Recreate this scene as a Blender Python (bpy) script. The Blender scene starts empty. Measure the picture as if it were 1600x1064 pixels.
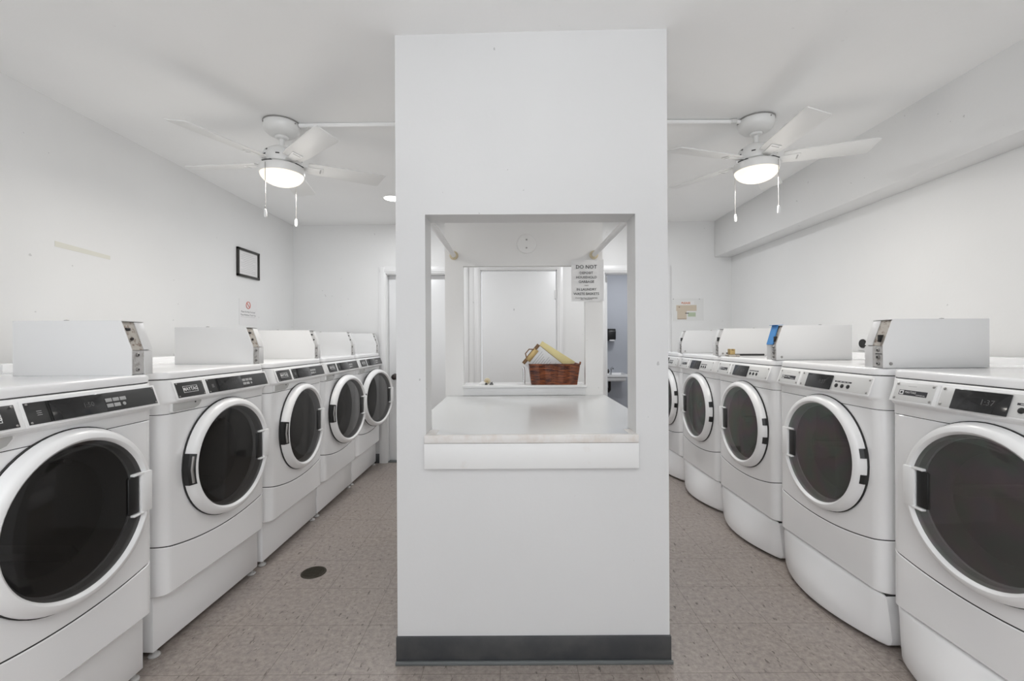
import bpy, bmesh, math, random
from mathutils import Matrix, Vector
random.seed(7)
SC = bpy.context.scene
COL = SC.collection
PI = math.pi

# ------------------------------------------------------------------ camera, world, lights, exposure
CAM_H = 1.30
cam_d = bpy.data.cameras.new('camera'); cam_d.lens = 15.75; cam_d.sensor_width = 36.0
cam_d.clip_start = 0.02
cam = bpy.data.objects.new('camera', cam_d); COL.objects.link(cam)
cam.matrix_world = Matrix.Translation((0, 0, CAM_H)) @ Matrix.Rotation(PI/2, 4, 'X') @ Matrix.Rotation(-0.005, 4, 'Z')
SC.camera = cam
SC.view_settings.view_transform = 'Standard'
SC.view_settings.look = 'None'
SC.view_settings.exposure = 0.22
SC.view_settings.gamma = 1.0
SC.view_settings.use_curve_mapping = False
SC.cycles.use_denoising = True
SC.cycles.max_bounces = 10
SC.cycles.diffuse_bounces = 6
SC.cycles.transparent_max_bounces = 8
SC.cycles.caustics_reflective = False
SC.cycles.caustics_refractive = False
SC.cycles.sample_clamp_indirect = 6.0
w = bpy.data.worlds.new('daylight'); SC.world = w; w.use_nodes = True
w.node_tree.nodes['Background'].inputs[0].default_value = (0.93, 0.96, 1.0, 1)
w.node_tree.nodes['Background'].inputs[1].default_value = 1.5

def area(name, loc, rot, sx, sy, watts, col=(1, 1, 1), shape='RECTANGLE'):
    d = bpy.data.lights.new(name, 'AREA'); d.shape = shape; d.size = sx; d.size_y = sy
    d.energy = watts; d.color = col
    o = bpy.data.objects.new(name, d); COL.objects.link(o); o.location = loc; o.rotation_euler = rot
    return o
# added unseen light from behind the camera, in place of daylight
area('rear_fill', (0.0, -2.62, 1.28), (PI/2, 0, 0), 4.2, 2.4, 5.5, (0.95, 0.975, 1.0))
# added unseen light aimed upwards to brighten the ceiling
area('ceiling_fill', (0.0, -0.55, 1.75), (PI, 0, 0), 0.9, 0.6, 42, (0.955, 0.98, 1.0))

# ------------------------------------------------------------------ materials
def principled(name, col, rough=0.5, metal=0.0, spec=0.5, coat=0.0, alpha=1.0, emis=None, estr=0.0):
    m = bpy.data.materials.new(name); m.use_nodes = True
    b = m.node_tree.nodes['Principled BSDF']
    b.inputs['Base Color'].default_value = (*col, 1)
    b.inputs['Roughness'].default_value = rough
    b.inputs['Metallic'].default_value = metal
    b.inputs['Specular IOR Level'].default_value = spec
    b.inputs['Coat Weight'].default_value = coat
    b.inputs['Coat Roughness'].default_value = 0.08
    b.inputs['Alpha'].default_value = alpha
    if emis:
        b.inputs['Emission Color'].default_value = (*emis, 1)
        b.inputs['Emission Strength'].default_value = estr
    return m

class NT:
    def __init__(s, m): s.t = m.node_tree; s.b = s.t.nodes['Principled BSDF']
    def n(s, typ, **kw):
        x = s.t.nodes.new(typ)
        for k, v in kw.items(): setattr(x, k, v)
        return x
    def l(s, a, b): s.t.links.new(a, b)
    def math(s, op, a, b=None, clamp=False):
        x = s.n('ShaderNodeMath', operation=op); x.use_clamp = clamp
        for i, v in enumerate((a, b)):
            if v is None: continue
            if isinstance(v, (int, float)): x.inputs[i].default_value = v
            else: s.l(v, x.inputs[i])
        return x.outputs[0]
    def mix(s, fac, a, b, blend='MIX'):
        x = s.n('ShaderNodeMix', data_type='RGBA', blend_type=blend)
        if isinstance(fac, (int, float)): x.inputs[0].default_value = fac
        else: s.l(fac, x.inputs[0])
        for i, v in ((6, a), (7, b)):
            if isinstance(v, tuple): x.inputs[i].default_value = (*v[:3], 1)
            else: s.l(v, x.inputs[i])
        return x.outputs[2]
    def noise(s, vec, scale, detail=2.0, rough=0.5):
        x = s.n('ShaderNodeTexNoise'); x.inputs['Scale'].default_value = scale
        x.inputs['Detail'].default_value = detail; x.inputs['Roughness'].default_value = rough
        if vec is not None: s.l(vec, x.inputs['Vector'])
        return x.outputs['Fac']
    def ramp(s, fac, stops):
        x = s.n('ShaderNodeValToRGB'); e = x.color_ramp.elements
        e[0].position, e[1].position = stops[0][0], stops[1][0]
        e[0].color = (*stops[0][1], 1); e[1].color = (*stops[1][1], 1)
        s.l(fac, x.inputs[0]); return x.outputs[0]
    def bump(s, h, strength, dist=0.002):
        x = s.n('ShaderNodeBump'); x.inputs['Strength'].default_value = strength
        x.inputs['Distance'].default_value = dist
        s.l(h, x.inputs['Height']); s.l(x.outputs[0], s.b.inputs['Normal'])

def paint(name, col, rough=0.45, speck=0.5, scale=1.0, bump=0.25):
    m = principled(name, col, rough); q = NT(m)
    tc = q.n('ShaderNodeTexCoord').outputs['Object']
    big = q.noise(tc, 1.6*scale, 3)
    c = q.mix(q.ramp(big, ((0.3, (0, 0, 0)), (0.7, (1, 1, 1)))), tuple(x*0.975 for x in col), tuple(min(1, x*1.01) for x in col))
    # scuffs: small sparse dark marks
    sp = q.noise(tc, 26*scale, 2, 0.6)
    msk = q.math('GREATER_THAN', sp, 0.745)
    reg = q.math('GREATER_THAN', q.noise(tc, 2.3, 1), 0.5)
    c = q.mix(q.math('MULTIPLY', q.math('MULTIPLY', msk, reg), speck), c, tuple(x*0.55 for x in col))
    q.l(c, q.b.inputs['Base Color'])
    q.bump(q.noise(tc, 55, 4, 0.6), bump, 0.0015)
    return m

M = {}
M['wall'] = paint('wall_paint_white', (0.78, 0.78, 0.776), 0.5)
M['ceiling'] = paint('ceiling_paint', (0.90, 0.90, 0.895), 0.6, 0.15)
M['pillar'] = paint('pillar_paint', (0.68, 0.68, 0.68), 0.42, 0.7)
M['pillar_in'] = paint('partition_paint', (0.80, 0.797, 0.79), 0.5, 0.3)
M['trim'] = paint('trim_gloss_white', (0.79, 0.79, 0.79), 0.3, 0.2, 1, 0.08)
M['doorp'] = paint('door_paint', (0.80, 0.805, 0.81), 0.32, 0.15, 1, 0.08)
M['bath'] = paint('bathroom_paint', (0.50, 0.52, 0.56), 0.5, 0.1)
M['enamel'] = principled('appliance_enamel', (0.92, 0.92, 0.925), 0.22, coat=0.4)
M['plastic'] = principled('white_plastic', (0.88, 0.88, 0.88), 0.3)
M['ped'] = principled('pedestal_enamel', (0.93, 0.93, 0.935), 0.28, coat=0.2)
M['gap'] = principled('dark_gap_shade', (0.03, 0.03, 0.03), 0.7)  # near-black put in for the shade inside seams and gaps
M['black'] = principled('black_plastic', (0.012, 0.012, 0.012), 0.35)
M['panel_dark'] = principled('charcoal_panel', (0.028, 0.028, 0.028), 0.35)
M['screen'] = principled('dark_display', (0.015, 0.015, 0.016), 0.12)
M['print_grey'] = principled('grey_print', (0.42, 0.42, 0.42), 0.5)
M['print_white'] = principled('white_print', (0.8, 0.8, 0.8), 0.5)
M['print_dim'] = principled('faint_display_digits', (0.10, 0.10, 0.10), 0.5)
M['print_black'] = principled('black_print', (0.03, 0.03, 0.035), 0.6)
M['silver'] = principled('silver_label', (0.70, 0.70, 0.69), 0.35, 0.15)
M['foot_grey'] = principled('scuffed_foot', (0.50, 0.49, 0.48), 0.5)
M['coin_enamel'] = principled('coin_box_enamel', (0.76, 0.76, 0.76), 0.35)
M['scoop'] = principled('pocket_shade_grey', (0.52, 0.52, 0.51), 0.4)  # grey in place of the shade inside the dispenser pocket
M['chrome'] = principled('chrome', (0.75, 0.75, 0.75), 0.18, 1.0)
M['steel'] = principled('screw_steel', (0.38, 0.37, 0.36), 0.35, 0.9)
M['glass'] = principled('smoked_door_glass', (0.012, 0.011, 0.010), 0.06, alpha=0.80)
M['glass_grey'] = principled('grey_smoked_door_glass', (0.085, 0.080, 0.076), 0.05, alpha=0.72)
M['drum'] = principled('drum_steel', (0.30, 0.30, 0.30), 0.35, 0.7)
M['gasket'] = principled('grey_gasket', (0.10, 0.10, 0.10), 0.6)
M['lampglass'] = principled('frosted_lamp_glass', (0.30, 0.28, 0.25), 0.4, emis=(1.0, 0.90, 0.74), estr=0.95)
M['downlight'] = principled('lit_diffuser', (1, 1, 1), 0.4, emis=(1.0, 0.98, 0.95), estr=4.0)
M['fan'] = principled('fan_white', (0.80, 0.80, 0.79), 0.35)
M['blade'] = principled('fan_blade_white', (0.78, 0.78, 0.77), 0.4)
M['counter'] = principled('laminate_white', (0.66, 0.67, 0.675), 0.2)
M['brass'] = principled('aged_brass', (0.50, 0.36, 0.16), 0.4, 0.6)
M['cream'] = principled('cream_plastic', (0.62, 0.54, 0.38), 0.5)
M['paper'] = principled('paper', (0.80, 0.80, 0.80), 0.7)
M['yellow_paper'] = principled('yellow_paper', (0.80, 0.70, 0.36), 0.7)
M['cork'] = principled('brown_board', (0.20, 0.11, 0.05), 0.6)
M['knob'] = principled('dark_bronze', (0.05, 0.042, 0.038), 0.3, 0.6)
M['blue'] = principled('blue_painters_tape', (0.06, 0.24, 0.55), 0.6)
M['orange'] = principled('orange_print', (0.62, 0.24, 0.12), 0.6)
M['tan'] = principled('tan_print', (0.58, 0.50, 0.40), 0.6)
M['green'] = principled('green_print', (0.45, 0.52, 0.38), 0.6)
M['red'] = principled('red_print', (0.62, 0.20, 0.16), 0.6)
M['notice'] = principled('pale_notice_paper', (0.77, 0.76, 0.76), 0.5)
M['poster'] = principled('laminated_pale_poster', (0.73, 0.73, 0.72), 0.25)
M['frame'] = principled('black_frame', (0.02, 0.018, 0.015), 0.3)
M['toe'] = principled('toe_strip_grey', (0.13, 0.14, 0.14), 0.35)
M['tapemark'] = principled('old_tape_residue', (0.70, 0.69, 0.62), 0.6)
M['drain'] = principled('drain_iron', (0.045, 0.038, 0.026), 0.55, 0.4)
M['drain_hole'] = principled('drain_hole_black', (0.006, 0.005, 0.004), 0.9)

def stained(name, col, stain, rough, scale, lo=0.52, hi=0.62, metal=0.0):
    m = principled(name, col, rough, metal); q = NT(m)
    tc = q.n('ShaderNodeTexCoord').outputs['Object']
    c = q.mix(q.ramp(q.noise(tc, scale, 4, 0.65), ((lo, (0, 0, 0)), (hi, (1, 1, 1)))), col, stain)
    q.l(c, q.b.inputs['Base Color']); return m
M['worn_metal'] = stained('worn_slide_metal', (0.46, 0.43, 0.39), (0.17, 0.11, 0.08), 0.5, 60, 0.52, 0.68, 0.3)
M['slide_silver'] = stained('silvery_slide_metal', (0.62, 0.61, 0.60), (0.36, 0.34, 0.32), 0.4, 45, 0.5, 0.7, 0.2)
M['sill'] = stained('worn_sill_paint', (0.74, 0.72, 0.70), (0.66, 0.60, 0.55), 0.45, 22, 0.45, 0.75)
M['sill_face'] = stained('chipped_apron_paint', (0.78, 0.78, 0.775), (0.70, 0.66, 0.62), 0.4, 9, 0.6, 0.8)
M['base_rubber'] = stained('charcoal_base_rubber', (0.042, 0.044, 0.048), (0.068, 0.068, 0.068), 0.42, 6, 0.4, 0.7)

def iridescent(m):
    q = NT(m); tc = q.n('ShaderNodeTexCoord').outputs['Object']
    q.l(q.math('ADD', q.math('MULTIPLY', q.noise(tc, 5, 2), 900.0), 150.0), q.b.inputs['Thin Film Thickness'])
    q.b.inputs['Thin Film IOR'].default_value = 1.6
iridescent(M['glass_grey'])
def floor_material():
    m = principled('vinyl_floor_tiles', (0.3, 0.26, 0.22), 0.42); q = NT(m)
    tc = q.n('ShaderNodeTexCoord').outputs['Object']
    sx = q.n('ShaderNodeSeparateXYZ'); q.l(tc, sx.inputs[0])
    T = 0.3048
    u = q.math('DIVIDE', q.math('SUBTRACT', sx.outputs[0], 0.2525), T)
    v = q.math('DIVIDE', q.math('SUBTRACT', sx.outputs[1], 1.747), T)
    def edge(a):
        f = q.math('FRACT', a)
        d = q.math('MINIMUM', f, q.math('SUBTRACT', 1.0, f))
        return q.math('LESS_THAN', d, 0.0045)
    line = q.math('MAXIMUM', edge(u), edge(v))
    cmb = q.n('ShaderNodeCombineXYZ')
    q.l(q.math('FLOOR', u), cmb.inputs[0]); q.l(q.math('FLOOR', v), cmb.inputs[1])
    wn = q.n('ShaderNodeTexWhiteNoise'); q.l(cmb.outputs[0], wn.inputs['Vector'])
    base = q.mix(wn.outputs['Value'], (0.215, 0.180, 0.158), (0.265, 0.226, 0.200))
    big = q.noise(tc, 1.4, 4, 0.6)
    base = q.mix(q.ramp(big, ((0.35, (0, 0, 0)), (0.65, (1, 1, 1)))), base, (0.265, 0.234, 0.222))
    mott = q.noise(tc, 42, 5, 0.75)
    base = q.mix(q.ramp(mott, ((0.36, (0, 0, 0)), (0.66, (1, 1, 1)))), base, (0.40, 0.350, 0.315))
    # dark and light flecks, stretched along the marbling of each tile
    mp = q.n('ShaderNodeMapping'); mp.inputs['Rotation'].default_value = (0, 0, 0.7); mp.inputs['Scale'].default_value = (1, 0.35, 1)
    q.l(tc, mp.inputs[0])
    dk = q.ramp(q.noise(mp.outputs[0], 60, 3, 0.6), ((0.62, (0, 0, 0)), (0.69, (1, 1, 1))))
    base = q.mix(q.math('MULTIPLY', dk, 0.85), base, (0.085, 0.070, 0.060))
    lt = q.ramp(q.noise(mp.outputs[0], 47, 2, 0.5), ((0.72, (0, 0, 0)), (0.76, (1, 1, 1))))
    base = q.mix(q.math('MULTIPLY', lt, 0.6), base, (0.50, 0.45, 0.40))
    base = q.mix(q.math('MULTIPLY', line, 0.6), base, (0.11, 0.09, 0.075))
    q.l(base, q.b.inputs['Base Color'])
    q.bump(q.noise(tc, 30, 3), 0.12, 0.001)
    return m
M['floor'] = floor_material()

def wicker_material():
    m = principled('dark_red_wicker', (0.12, 0.03, 0.012), 0.4); q = NT(m)
    tc = q.n('ShaderNodeTexCoord').outputs['Object']
    mp = q.n('ShaderNodeMapping'); mp.inputs['Scale'].default_value = (9, 9, 60); q.l(tc, mp.inputs[0])
    c = q.mix(q.ramp(q.noise(mp.outputs[0], 2.0, 3, 0.6), ((0.38, (0, 0, 0)), (0.66, (1, 1, 1)))), (0.045, 0.008, 0.004), (0.30, 0.085, 0.026))
    q.l(c, q.b.inputs['Base Color']); return m
M['wicker'] = wicker_material()

# ------------------------------------------------------------------ mesh helpers
class MB:
    """collects shapes into ONE mesh; every shape may have its own material"""
    def __init__(s): s.bm = bmesh.new(); s.mats = []
    def mi(s, mat):
        m = M[mat]
        if m not in s.mats: s.mats.append(m)
        return s.mats.index(m)
    def _fin(s, faces, mat, smooth=False):
        i = s.mi(mat)
        for f in faces:
            f.material_index = i; f.smooth = smooth
    def box(s, x0, x1, y0, y1, z0, z1, mat, bev=0.0, X=None, seg=2):
        t = bmesh.new(); bmesh.ops.create_cube(t, size=1.0)
        for v in t.verts:
            v.co = Vector(((x0+x1)/2 + v.co.x*(x1-x0), (y0+y1)/2 + v.co.y*(y1-y0), (z0+z1)/2 + v.co.z*(z1-z0)))
        if bev > 0:
            bmesh.ops.bevel(t, geom=t.edges[:], offset=bev, segments=seg, affect='EDGES', profile=0.5)
        s.merge(t, mat, X, bev > 0)
    def merge(s, t, mat, X=None, smooth=False):
        if X is not None: bmesh.ops.transform(t, matrix=X, verts=t.verts[:])
        i = s.mi(mat); mp = {}
        for v in t.verts: mp[v] = s.bm.verts.new(v.co)
        for f in t.faces:
            try: g = s.bm.faces.new([mp[v] for v in f.verts])
            except ValueError: continue
            g.material_index = i; g.smooth = smooth
        t.free()
    def loft(s, rings, mat, cap=(True, True), smooth=True, closed=True, X=None):
        t = bmesh.new(); R = [[t.verts.new(p) for p in r] for r in rings]
        n = len(R[0])
        for a, b in zip(R[:-1], R[1:]):
            for i in range(n if closed else n-1):
                j = (i+1) % n
                t.faces.new((a[i], a[j], b[j], b[i]))
        caps = []
        if cap[0]: caps.append(t.faces.new(list(reversed(R[0]))))
        if cap[1]: caps.append(t.faces.new(R[-1]))
        s.merge(t, mat, X, smooth)
    def lathe(s, prof, mat, X=None, n=40, axis='Z', cap=(False, False), smooth=True, cx=0, cy=0):
        """prof: list of (radius, height)"""
        rings = []
        for r, h in prof:
            ring = []
            for k in range(n):
                a = 2*PI*k/n
                p = (cx + r*math.cos(a), cy + r*math.sin(a), h)
                ring.append(p)
            rings.append(ring)
        if axis == 'Y':   # height becomes +y (into the machine), circle in x-z
            rings = [[(p[0], p[2], p[1]) for p in r] for r in rings]
        s.loft(rings, mat, cap, smooth, True, X)
    def tube(s, pts, r, mat, n=8, X=None):
        rings = []
        for i, p in enumerate(pts):
            p = Vector(p)
            d = (Vector(pts[min(i+1, len(pts)-1)]) - Vector(pts[max(i-1, 0)])).normalized()
            u = d.orthogonal().normalized(); v = d.cross(u)
            if rings:
                u = (prev - d*prev.dot(d)).normalized(); v = d.cross(u)
            prev = u
            rings.append([tuple(p + (u*math.cos(2*PI*k/n) + v*math.sin(2*PI*k/n))*r) for k in range(n)])
        s.loft(rings, mat, (True, True), True, True, X)
    def prism(s, poly, a, b, mat, axis='X', X=None, bev=0.0):
        """poly: list of (p,q); axis X: (y,z) extruded in x, axis Y: (x,z) in y, axis Z: (x,y) in z"""
        f = {'X': lambda p, q, h: (h, p, q), 'Y': lambda p, q, h: (p, h, q), 'Z': lambda p, q, h: (p, q, h)}[axis]
        t = bmesh.new()
        A = [t.verts.new(f(p, q, a)) for p, q in poly]; B = [t.verts.new(f(p, q, b)) for p, q in poly]
        n = len(poly)
        for i in range(n): t.faces.new((A[i], A[(i+1) % n], B[(i+1) % n], B[i]))
        t.faces.new(list(reversed(A))); t.faces.new(B)
        bmesh.ops.recalc_face_normals(t, faces=t.faces[:])
        if bev > 0: bmesh.ops.bevel(t, geom=t.edges[:], offset=bev, segments=2, affect='EDGES', profile=0.5)
        s.merge(t, mat, X, bev > 0)
    def text(s, body, size, mat, X, align='CENTER', sx=1.0, bold=0.0):
        cu = bpy.data.curves.new('tmp', 'FONT'); cu.body = body; cu.size = size
        cu.align_x = align; cu.align_y = 'CENTER'; cu.offset = bold; cu.resolution_u = 2
        ob = bpy.data.objects.new('tmp', cu); COL.objects.link(ob)
        dg = bpy.context.evaluated_depsgraph_get()
        me = bpy.data.meshes.new_from_object(ob.evaluated_get(dg))
        t = bmesh.new(); t.from_mesh(me)
        bmesh.ops.transform(t, matrix=Matrix.Diagonal((sx, 1, 1, 1)), verts=t.verts[:])
        s.merge(t, mat, X)
        bpy.data.objects.remove(ob); bpy.data.curves.remove(cu); bpy.data.meshes.remove(me)
    def build(s, name, parent=None, loc=None, sharp=35):
        bmesh.ops.recalc_face_normals(s.bm, faces=[f for f in s.bm.faces])
        me = bpy.data.meshes.new(name); s.bm.to_mesh(me); s.bm.free()
        for m in s.mats: me.materials.append(m)
        o = bpy.data.objects.new(name, me); COL.objects.link(o)
        if loc is not None:
            me.transform(Matrix.Translation(-Vector(loc))); o.location = loc
        if parent is not None: o.parent = parent
        if any(p.use_smooth for p in me.polygons):
            try: me.set_sharp_from_angle(angle=math.radians(sharp))
            except Exception: pass
        return o

def tag(o, label=None, cat=None, group=None, kind=None):
    if label: o['label'] = label
    if cat: o['category'] = cat
    if group: o['group'] = group
    if kind: o['kind'] = kind
    return o
def empty(name, loc, rz=0.0):
    o = bpy.data.objects.new(name, None); COL.objects.link(o); o.location = loc; o.rotation_euler = (0, 0, rz)
    o.empty_display_size = 0.1
    return o
def kids(o): return [c for c in bpy.data.objects if c.parent is o]
def copy_tree(o, parent=None):
    c = o.copy(); COL.objects.link(c); c.parent = parent
    for ch in kids(o): copy_tree(ch, c)
    return c
def child(o, stem):
    for c in kids(o):
        if c.name.split('.')[0] == stem: return c
def struct(mb, name, label=None, cat=None, loc=None):
    return tag(mb.build(name, None, loc), label, cat, kind='structure')
def FR(x, y, z, facing):
    """matrix for text/flat detail: facing 'S' = towards camera (-y), 'E' = +x, 'W' = -x"""
    R = Matrix.Rotation(PI/2, 4, 'X')
    if facing == 'E': R = Matrix.Rotation(PI/2, 4, 'Z') @ R
    if facing == 'W': R = Matrix.Rotation(-PI/2, 4, 'Z') @ R
    return Matrix.Translation((x, y, z)) @ R

# ------------------------------------------------------------------ room shell
XL, XR, YB, YF = -2.33, 2.345, 4.78, -2.7
XS, ZS = 2.165, 2.178              # soffit face and its underside
def ceil_z(x, y=9.0): return 2.5505 + 0.0055*x

mb = MB(); mb.box(XL-0.1, XR+0.1, YF-0.1, YB+2.2, -0.1, 0, 'floor')
struct(mb, 'floor', 'worn brown speckled vinyl tile floor', 'floor')
mb = MB()
t = bmesh.new(); N1, N2 = 40, 60; g = []
for i in range(N1+1):
    row = []
    for j in range(N2+1):
        x = XL-0.1 + (XR-XL+0.2)*i/N1; y = YF-0.1 + (YB-YF+0.3)*j/N2
        droop = 0.012*math.exp(-((x+0.55)**2/0.30 + (y-1.8)**2/0.5)) - 0.003*math.exp(-((x-0.75)**2/0.25 + (y-1.8)**2/0.5))
        row.append(t.verts.new((x, y, ceil_z(x) - droop)))
    g.append(row)
for i in range(N1):
    for j in range(N2): t.faces.new((g[i][j], g[i][j+1], g[i+1][j+1], g[i+1][j]))
top = bmesh.ops.extrude_face_region(t, geom=t.faces[:])
for e in top['geom']:
    if isinstance(e, bmesh.types.BMVert): e.co.z = 2.75
mb.merge(t, 'ceiling')
struct(mb, 'ceiling', 'white painted ceiling', 'ceiling')
mb = MB(); mb.box(XL-0.1, XL, YF-0.1, YB+0.13, 0, 2.7, 'wall'); struct(mb, 'wall_left', 'white wall behind the left row of washers', 'wall')
mb = MB(); mb.box(XR, XR+0.1, YF-0.1, YB+0.13, 0, 2.7, 'wall'); struct(mb, 'wall_right', 'white wall behind the right row of dryers', 'wall')
mb = MB(); mb.box(XS, XR-0.002, YF+0.1, YB-0.002, ZS, 2.62, 'wall', 0.004); struct(mb, 'trim_1', 'boxed white soffit along the top of the right wall', 'soffit')
# rear wall of the room behind the camera, with a wide opening added to let light in
mb = MB()
mb.box(XL, XR, YF-0.1, YF, 0, 0.06, 'wall'); mb.box(XL, XR, YF-0.1, YF, 2.5, 2.7, 'wall')
mb.box(XL, -2.15, YF-0.1, YF, 0.06, 2.5, 'wall'); mb.box(2.15, XR, YF-0.1, YF, 0.06, 2.5, 'wall')
struct(mb, 'wall_front', 'white wall behind the camera with an opening added for light', 'wall')

# back wall with three openings
DL, DM, DB = (-1.345, -0.535), (-0.338, 0.486), (0.985, 1.62)
HD = 2.02
mb = MB()
for a, b in ((XL, DL[0]), (DL[1], DM[0]), (DM[1], DB[0]), (DB[1], XR)): mb.box(a, b, YB, YB+0.12, 0, 2.7, 'wall')
for (a, b), h_ in ((DL, HD), (DM, 2.055), (DB, HD)): mb.box(a, b, YB, YB+0.12, h_, 2.7, 'wall')
struct(mb, 'wall_back', 'white far wall with the doors', 'wall')
def casing(name, a, b, label, wd=0.072, H=HD):
    mb = MB()
    for x0, x1 in ((a-wd, a+0.004), (b-0.004, b+wd)):
        mb.box(x0, x1, YB-0.016, YB+0.0, 0, H+wd, 'trim', 0.004)
        mb.box(x0+0.018, x1-0.012, YB-0.022, YB-0.012, 0, H+wd-0.012, 'trim', 0.003)
    mb.box(a-wd, b+wd, YB-0.0155, YB, H-0.004, H+wd, 'trim', 0.004)
    mb.box(a-wd+0.01, b+wd-0.01, YB-0.0215, YB-0.012, H+0.014, H+wd-0.018, 'trim', 0.003)
    for x0, x1 in ((a, a+0.012), (b-0.012, b)): mb.box(x0, x1, YB-0.002, YB+0.119, 0, H, 'trim')
    mb.box(a, b, YB-0.002, YB+0.119, H-0.012, H, 'trim')
    return struct(mb, name, label, 'door casing')
casing('trim_2', *DL, 'white casing of the door beyond the left washers')
casing('trim_3', *DM, 'white casing of the door seen through the pass-through', 0.06, 2.055)
casing('trim_4', *DB, 'white casing of the open bathroom doorway')
def knob(parent, x, y, z, sgn=-1, mat='knob'):
    k = MB(); k.lathe([(0.0, 0), (0.032, 0), (0.033, 0.006), (0.012, 0.010), (0.011, 0.030), (0.024, 0.036), (0.031, 0.048), (0.029, 0.060), (0.018, 0.068), (0, 0.069)], mat,
                      Matrix.Translation((x, y, z)) @ Matrix.Rotation(PI/2*(-sgn), 4, 'X'), 24)
    return tag(k.build('door_knob', parent), 'dark bronze knob')
# left door, recessed
mb = MB(); mb.box(DL[0]+0.015, DL[1]-0.015, YB+0.07, YB+0.11, 0.012, HD-0.014, 'doorp', 0.003)
d = struct(mb, 'door_1', 'closed white door beyond the left row of washers', 'door'); knob(d, -1.265, YB+0.07, 0.915)
mb = MB(); mb.box(DL[0]+0.013, DL[1]-0.013, YB+0.02, YB+0.11, 0, 0.010, 'toe'); struct(mb, 'trim_5', 'dark threshold under the left door', 'threshold')
# middle door, nearly flush
mb = MB(); mb.box(DM[0]+0.018, DM[1]-0.015, YB+0.004, YB+0.044, 0.012, 2.055-0.016, 'doorp', 0.003)
mb.box(0.02, 0.026, YB+0.001, YB+0.005, 1.62, 1.64, 'print_grey')
d = struct(mb, 'door_2', 'plain white door seen through the pass-through', 'door')
for z in (1.79, 0.3):
    h = MB(); h.tube([(DM[1]-0.012, YB-0.004, z-0.045), (DM[1]-0.012, YB-0.004, z+0.045)], 0.006, 'trim'); h.box(DM[1]-0.03, DM[1]+0.006, YB-0.002, YB+0.006, z-0.045, z+0.045, 'trim')
    h.build('hinge', d)
# bathroom beyond
mb = MB()
mb.box(0.55, 0.65, YB+0.12, 6.55, 0, 2.45, 'bath'); mb.box(2.15, 2.25, YB+0.12, 6.55, 0, 2.45, 'bath')
mb.box(0.55, 2.25, 6.45, 6.55, 0, 2.45, 'bath'); mb.box(0.55, 2.25, YB+0.12, 6.55, 2.4, 2.45, 'bath')
struct(mb, 'wall_bathroom', 'blue-grey bathroom walls beyond the open doorway', 'wall')
mb = MB(); mb.box(-0.04, 0, 0, 0.62, 0.012, 2.0, 'doorp', 0.003)
d = struct(mb, 'door_3', 'open bathroom door standing almost edge-on', 'door')
d.location = (1.045, YB+0.125, 0); d.rotation_euler = (0, 0, -math.radians(8))
for s in (1, -1):
    k = MB(); k.lathe([(0.0, 0), (0.03, 0), (0.03, 0.006), (0.012, 0.010), (0.011, 0.03), (0.026, 0.038), (0.028, 0.052), (0, 0.062)], 'knob',
                      Matrix.Translation((0 if s > 0 else -0.04, 0.56, 0.92)) @ Matrix.Rotation(s*PI/2, 4, 'Y'), 20)
    tag(k.build('door_knob', d), 'dark bronze knob')
area('bathroom_fill', (1.6, 5.6, 2.38), (0, 0, 0), 0.35, 0.35, 9, (0.97, 0.98, 1.0))  # added unseen light to brighten the bathroom and its door
mb = MB()
mb.box(1.26, 1.56, 6.10, 6.446, 0.735, 0.80, 'plastic', 0.02, seg=3)
rim = []
for (dx, dy, z) in ((0, 0, 0.80), (0, 0, 0.83), (0.02, 0.02, 0.83), (0.04, 0.05, 0.78)):
    rim.append([(1.24+dx, 6.07+dy, z), (1.58-dx, 6.07+dy, z), (1.58-dx, 6.44-dy, z), (1.24+dx, 6.44-dy, z)])
mb.loft(rim, 'plastic', (True, True), False)
s_ = tag(mb.build('wall_sink'), 'small white wall-hung sink in the bathroom beyond the right side', 'sink')
mb = MB(); mb.tube([(1.37, 6.30, 0.735), (1.37, 6.30, 0.60), (1.37, 6.36, 0.57), (1.37, 6.447, 0.60)], 0.018, 'knob'); tag(mb.build('drain_pipe', s_), 'dark trap pipe')
mb = MB(); mb.tube([(1.41, 6.38, 0.80), (1.41, 6.38, 0.90), (1.41, 6.30, 0.92), (1.41, 6.26, 0.90)], 0.009, 'chrome'); mb.build('faucet', s_)
mb = MB(); mb.prism([(6.449, 1.29), (6.36, 1.31), (6.35, 1.42), (6.38, 1.46), (6.449, 1.46)], 1.365, 1.475, 'black', 'X', bev=0.006)
d_ = tag(mb.build('soap_dispenser'), 'black soap dispenser on the bathroom wall above the sink', 'dispenser')
mb = MB(); mb.box(1.385, 1.455, 6.352, 6.375, 1.283, 1.305, 'print_white', 0.003); tag(mb.build('push_bar', d_), 'pale push bar')

# base boards of the room
def baseb(name, x0, x1, y0, y1, label):
    mb = MB(); mb.box(x0, x1, y0, y1, 0, 0.10, 'base_rubber', 0.003); return struct(mb, name, label, 'baseboard')
baseb('baseboard_left', XL, XL+0.008, YF, YB-0.01, 'charcoal rubber base along the left wall')
baseb('baseboard_right', XR-0.008, XR, YF, YB-0.01, 'charcoal rubber base along the right wall')
mb = MB()
for a, b in ((XL+0.009, DL[0]-0.074), (DM[1]+0.062, DB[0]-0.074), (DB[1]+0.074, XR-0.009)): mb.box(a, b, YB-0.009, YB, 0, 0.10, 'base_rubber', 0.003)
struct(mb, 'baseboard_back', 'charcoal rubber base along the far wall', 'baseboard')

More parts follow.
